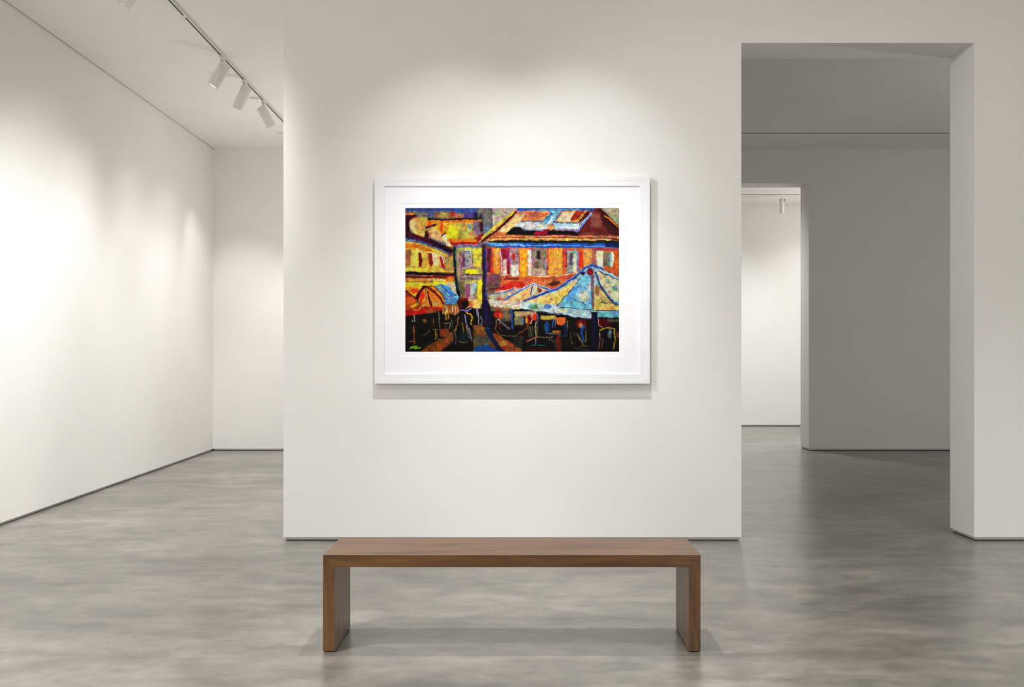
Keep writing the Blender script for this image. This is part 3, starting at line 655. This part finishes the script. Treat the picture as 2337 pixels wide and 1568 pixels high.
    G = np.exp(-2 * np.pi ** 2 * s1 * s1 * F2) - np.exp(-2 * np.pi ** 2 * (s1 * 1.8) ** 2 * F2)
    for it in range(10):
        f = np.fft.irfft2(np.fft.rfft2(f) * G, s=f.shape)
        f = np.tanh(f * 7.0 + e * 1.4)
    f = blur(f, .5); f /= f.std()
    # flecks of other hues
    hue = np.stack([blur(rng.randn(PH, PW), 1.6) + 1.4 * blur(rng.randn(PH, PW), 5) for _ in range(3)], -1)
    hue /= hue.std()
    hue -= hue.mean(-1, keepdims=True) * .7
    amp = np.clip(lum * 1.15, .05, .62)[..., None]
    out = img + f[..., None] * amp * np.array((.215, .21, .19)) + hue * (.012 + .085 * amp)
    g = out.mean(-1, keepdims=True)
    out = (g + (out - g) * 1.04) - .013
    img[:] = np.clip(out, 0, 1)
    # the painter's mark, bottom left
    img2 = np.clip(out, 0, 1).astype(np.float32)
    img[:] = img2
    G1 = (150, 240, 20)
    for st in ([(50, 1534), (64, 1514), (76, 1508)], [(64, 1528), (78, 1512), (80, 1526), (92, 1512)], [(92, 1512), (90, 1528)],
               [(112, 1508), (104, 1532)], [(96, 1508), (120, 1504), (134, 1510), (126, 1520), (108, 1520)], [(118, 1520), (112, 1536), (126, 1532)],
               [(138, 1522), (130, 1528), (142, 1532)], [(150, 1524), (158, 1528), (168, 1520), (156, 1520), (150, 1526)]):
        S(G1, 6, st)
    return np.clip(img, 0, 1)

def make_print():
    a = paint_print()
    a = a * np.array((.985, .985, .985))
    lin = .67 * np.where(a <= .04045, a / 12.92, ((a + .055) / 1.055) ** 2.4).astype(np.float32)
    nv = PW * PH
    gx_ = np.linspace(px0 - pc.x, px1 - pc.x, PW, dtype=np.float32)
    gz_ = np.linspace(pz1 - pc.z, pz0 - pc.z, PH, dtype=np.float32)
    co = np.empty((PH, PW, 3), np.float32)
    co[..., 0] = gx_[None, :]; co[..., 1] = DP - pc.y; co[..., 2] = gz_[:, None]
    idx = np.arange(nv, dtype=np.int32).reshape(PH, PW)
    quads = np.stack([idx[1:, :-1], idx[1:, 1:], idx[:-1, 1:], idx[:-1, :-1]], -1).reshape(-1, 4)
    me = bpy.data.meshes.new('print')
    me.vertices.add(nv); me.vertices.foreach_set('co', co.ravel())
    nf = len(quads)
    me.loops.add(nf * 4); me.loops.foreach_set('vertex_index', quads.ravel())
    me.polygons.add(nf)
    me.polygons.foreach_set('loop_start', np.arange(0, nf * 4, 4, dtype=np.int32))
    me.update(calc_edges=True)
    at = me.color_attributes.new('paint', 'FLOAT_COLOR', 'POINT')
    rgba = np.ones((nv, 4), np.float32); rgba[:, :3] = lin.reshape(-1, 3)
    at.data.foreach_set('color', rgba.ravel())
    m, nt, b = new_mat('printed_paper')
    ca = nt.nodes.new('ShaderNodeVertexColor'); ca.layer_name = 'paint'
    nt.links.new(ca.outputs['Color'], b.inputs['Base Color'])
    b.inputs['Roughness'].default_value = .8
    b.inputs['Specular IOR Level'].default_value = .1
    me.materials.append(m)
    o = bpy.data.objects.new('print', me)
    link(o, pic)
    o['label'] = 'bright print of parasols and guests before yellow and red houses'
make_print()

# ---------------------------------------------------------------- track and spotlights
TX = X_(388, 8.168) + .01       # the track runs away from the viewer along the ceiling
def rail(name, x, y0, y1, z, label, group=None):
    t = empty(name, (x, y0, z), label, 'light track', group)
    bm = bmesh.new(); w = .021; h = .02; s = .0075
    add_box(bm, -w, -s, 0, y1 - y0, -h, 0); add_box(bm, s, w, 0, y1 - y0, -h, 0); add_box(bm, -s, s, 0, y1 - y0, -.006, 0)
    mesh_obj('rail', bm, M_TRACK, t)
    bm = bmesh.new(); add_box(bm, -s, s, .02, y1 - y0 - .02, -.019, -.006)
    mesh_obj('conductor_slot', bm, M_SLOT, t)
    yj = 2.789 * F / (VY - 32) - y0
    bm = bmesh.new(); add_box(bm, -.017, .017, yj - .03, yj + .03, -h - .002, -h, .0008)
    mesh_obj('rail_connector', bm, M_TRACK, t)
    return t
rail('lighting_track', TX, 7.05, 12.9, CL, 'thin white lighting track running along the ceiling of the left room')

LAMPS = []
def track_spot(y, n, label, L=.24, R=.0535, lit=True):
    z0 = CL - .02
    t = empty('track_spotlight', (TX, y, z0), label, 'spotlight', 'white cylindrical spotlights on the left ceiling track')
    n = Vector(n).normalized()
    bm = bmesh.new(); add_box(bm, -.017, .017, -.065, .065, -.016, 0, .003); mesh_obj('adapter', bm, M_LAMP, t)
    bm = bmesh.new(); add_box(bm, -.019, .019, -.02, .02, -.034, -.016, .003); mesh_obj('swivel', bm, M_LAMP, t)
    P = Vector((0, 0, -.125))
    side = Vector((0, -1, 0)); side = (side - n * side.dot(n)).normalized()
    # arm: curved blade from the swivel down the side of the body
    bm = bmesh.new()
    pts = [Vector((0, 0, -.03)), Vector((-.002, -.02, -.05)), P + side * (R + .004) + Vector((0, 0, .03)), P + side * (R + .005)]
    w = .013; th = .0035; prev = None
    for p in pts:
        ring = [bm.verts.new(p + Vector(d)) for d in ((-w, -th, 0), (w, -th, 0), (w, th, 0), (-w, th, 0))]
        if prev:
            for k in range(4): bm.faces.new((prev[k], prev[(k + 1) % 4], ring[(k + 1) % 4], ring[k]))
        else: bm.faces.new(ring[::-1])
        prev = ring
    bm.faces.new(prev)
    mesh_obj('arm', bm, M_LAMP, t)
    bm = bmesh.new(); add_lathe(bm, [(0, -.004), (.012, -.004), (.012, .010), (.009, .012), (0, .012)], P + side * R, side, 20); mesh_obj('pivot_knob', bm, M_LAMP, t, False)
    A = P - n * (.27 * L)
    bm = bmesh.new()
    add_lathe(bm, [(0, 0), (R - .006, 0), (R - .002, .002), (R, .007), (R, L - .003), (R - .001, L), (R - .006, L), (R - .007, L - .018), (0, L - .018)], A, n, 40)
    body = mesh_obj('lamp_body', bm, M_LAMP, t, True)
    bm = bmesh.new(); add_lathe(bm, [(R - .004, L - .004), (R - .0005, L - .002), (R - .0005, L + .003), (R - .007, L + .003), (R - .010, L - .010), (R - .004, L - .010)], A, n, 40)
    mesh_obj('trim_ring', bm, M_CHROME if lit else M_LAMP, body, True)
    bm = bmesh.new(); add_lathe(bm, [(0, L - .006), (R - .009, L - .006), (R - .009, L - .012), (0, L - .012)], A, n, 32)
    mesh_obj('lens', bm, M_LENS, body)
    # smooth shading only round the barrel
    for ob in [body]:
        ob.data.set_sharp_from_angle(angle=math.radians(35)) if hasattr(ob.data, 'set_sharp_from_angle') else None
    LAMPS.append((Vector((TX, y, z0)) + A + n * (L + .012), n))
    return t
def YT(py): return (CL - EYE) * F / (VY - py)
track_spot(7.42, (-.62, .05, -.80), 'white spotlight on the ceiling track, cut off by the top of the photo')
track_spot(YT(125), (-.50, -.05, -.87), 'white spotlight tilted left with a shiny rim, nearest whole one on the ceiling track')
track_spot(YT(179), (-.47, .30, -.83), 'white spotlight tilted left, middle of the three whole ones on the ceiling track', lit=False)
track_spot(YT(226), (.44, .27, -.84), 'white spotlight tilted right, farthest seen on the ceiling track')

# the small one in the room beyond
def far_spot():
    d = 17.39
    x = X_(1785, d)
    t = empty('track_spotlight', (x, d, CF - .004), 'tiny white spotlight with dark side knobs seen through the far doorway', 'spotlight')
    bm = bmesh.new(); add_box(bm, -.05, .05, -.016, .016, -.012, 0, .002); mesh_obj('adapter', bm, M_LAMP, t)
    bm = bmesh.new(); add_lathe(bm, [(0, 0), (.008, 0), (.008, .075), (0, .075)], (.0, 0, -.012), (0, 0, -1), 16); mesh_obj('stem', bm, M_LAMP, t)
    bm = bmesh.new(); add_lathe(bm, [(0, 0), (.034, 0), (.037, .004), (.037, .20), (.032, .20), (.031, .19), (0, .19)], (0, 0, -.115), (0, .06, -1), 28); b = mesh_obj('lamp_body', bm, M_LAMP, t)
    bm = bmesh.new(); add_box(bm, -.045, .045, -.008, .008, -.092, -.084, .001); add_box(bm, -.045, -.040, -.01, .01, -.14, -.084); add_box(bm, .040, .045, -.01, .01, -.14, -.084); mesh_obj('yoke', bm, M_LAMP, t)
    for s in (-1, 1):
        bm = bmesh.new(); add_lathe(bm, [(0, 0), (.014, 0), (.014, .014), (0, .014)], (s * .026, -.012, -.092), (s * 1, 0, 0), 20); mesh_obj('side_knob', bm, M_KNOB, t)
    bm = bmesh.new(); add_lathe(bm, [(0, .185), (.03, .185), (.03, .188), (0, .188)], (0, 0, -.115), (0, .06, -1), 24); mesh_obj('lens', bm, M_LENS, b)
far_spot()

# ---------------------------------------------------------------- light
def spot(loc, target, watts, deg, blend=1.0, radius=.03, col=(1, .96, .90)):
    l = bpy.data.lights.new('lamp', 'SPOT'); l.energy = watts; l.spot_size = math.radians(deg); l.spot_blend = blend
    l.shadow_soft_size = radius; l.color = col
    o = bpy.data.objects.new('lamp', l); link(o); o.location = loc
    o.rotation_euler = (Vector(target) - Vector(loc)).to_track_quat('-Z', 'Y').to_euler()
    return o
WARM = (1, .992, .978)
PX = pc.x
def fill_point(loc, watts, radius=.1):
    l = bpy.data.lights.new('lamp', 'POINT'); l.energy = watts; l.shadow_soft_size = radius; l.color = WARM
    o = bpy.data.objects.new('lamp', l); link(o); o.location = loc
    return o
LZ = CL - .1
# the pair of picture lights above the bench, throwing one shadow of the frame each
for sx in (-.44, .44):
    for z, deg, watts in ((2.25, 62, 86), (.9, 50, 178)):
        spot((PX + sx, 5.80, LZ), (PX + sx * (.9 if z > 2 else 1.1), 7.5, z), watts, deg, 1.0, .012, WARM)
# front hall: downlight over the bench, then unseen lights added as fill
spot((PX, 5.2, LZ), (PX, 4.9, 0), 350, 80, 1.0, .02, WARM)
spot((-2.4, 3.4, LZ), (-2.4, 3.41, 0), 489, 140, 1.0, .08, WARM)
spot((4.6, 2.6, LZ), (4.6, 2.61, 0), 955, 140, 1.0, .08, WARM)
spot((4.4, -4.0, 2.6), (4.0, 7.5, 2.4), 380, 120, 1.0, .8, WARM)  # unseen soft source behind the camera, added to even out the walls
spot((-2.4, 4.2, LZ), (3.5, 7.7, 1.7), 483, 50, 1, .2, WARM)  # unseen, added to brighten the right reveal of the opening
fill_point((-3.0, 2.0, 2.2), 130, .3)  # unseen point light, added to lift the upper left wall
# the left room: track spotlights, far-wall spots, then unseen lights added as fill
track = LAMPS[:3] + [(Vector((TX - .07, 12.1, 3.9)), Vector((-.5, .1, -.87)))]
for i, (p, n) in enumerate(track):
    if i: spot(p, p + n, 32, 84, .9, .045, WARM)
    spot(p, p + Vector((-.27, n.y, -.95)), 66, 80, .9, .045, WARM)
for x in (-3.4, -2.3):
    spot((x, 12.7, 3.95), (x - .1, 14.2, .7), 104, 66, .9, .045, WARM)
spot((-1.7, 7.6, LZ), (-3.94, 9.5, .5), 365, 90, 1.0, .2, WARM)  # unseen wash added to brighten the lower left wall
spot((-1.7, 6.5, LZ), (-3.94, 8.9, 0), 320, 80, 1.0, .2, WARM)  # second unseen wash, added for the foot of the left wall
fill_point((-1.6, 12.0, 2.2), 53)  # added fill, hidden behind the partition
# the middle room is dim; the room beyond is bright; unseen point lights added as fill
fill_point((7.0, 9.0, 1.0), 78)  # out of sight, added to lift the dim middle room
for x in (2.2, 3.9, 5.6):
    spot((x, 16.9, CF - .2), (x, 18.7, 1.7), 66, 80, .9, .03, WARM)
spot((3.6, 16.0, CF - .05), (3.6, 16.0, 0), 441, 150, 1.0, .1, WARM)
fill_point((6.4, 16.4, 2.7), 76)  # out of sight of the doorway, added to brighten the room beyond

w = bpy.data.worlds.new('world'); scene.world = w; w.use_nodes = True
w.node_tree.nodes['Background'].inputs[0].default_value = (.02, .02, .02, 1)
w.node_tree.nodes['Background'].inputs[1].default_value = 1.0

# ---------------------------------------------------------------- camera
cd = bpy.data.cameras.new('camera'); cam = bpy.data.objects.new('camera', cd); link(cam)
cam.location = (0, 0, EYE); cam.rotation_euler = (math.radians(90), 0, 0)
cd.sensor_width = 36; cd.sensor_fit = 'HORIZONTAL'; cd.lens = 36.0
cd.shift_x = (1168.5 - VX) / 2337.0
cd.shift_y = (VY - 784.0) / 2337.0
cd.clip_start = .05; cd.clip_end = 100
scene.camera = cam

scene.view_settings.view_transform = 'Standard'
scene.view_settings.look = 'None'
scene.view_settings.exposure = 0.0
scene.view_settings.gamma = 1.0
scene.view_settings.use_curve_mapping = False
scene.cycles.max_bounces = 8
scene.cycles.diffuse_bounces = 7
scene.cycles.glossy_bounces = 4
scene.cycles.sample_clamp_indirect = 8.0
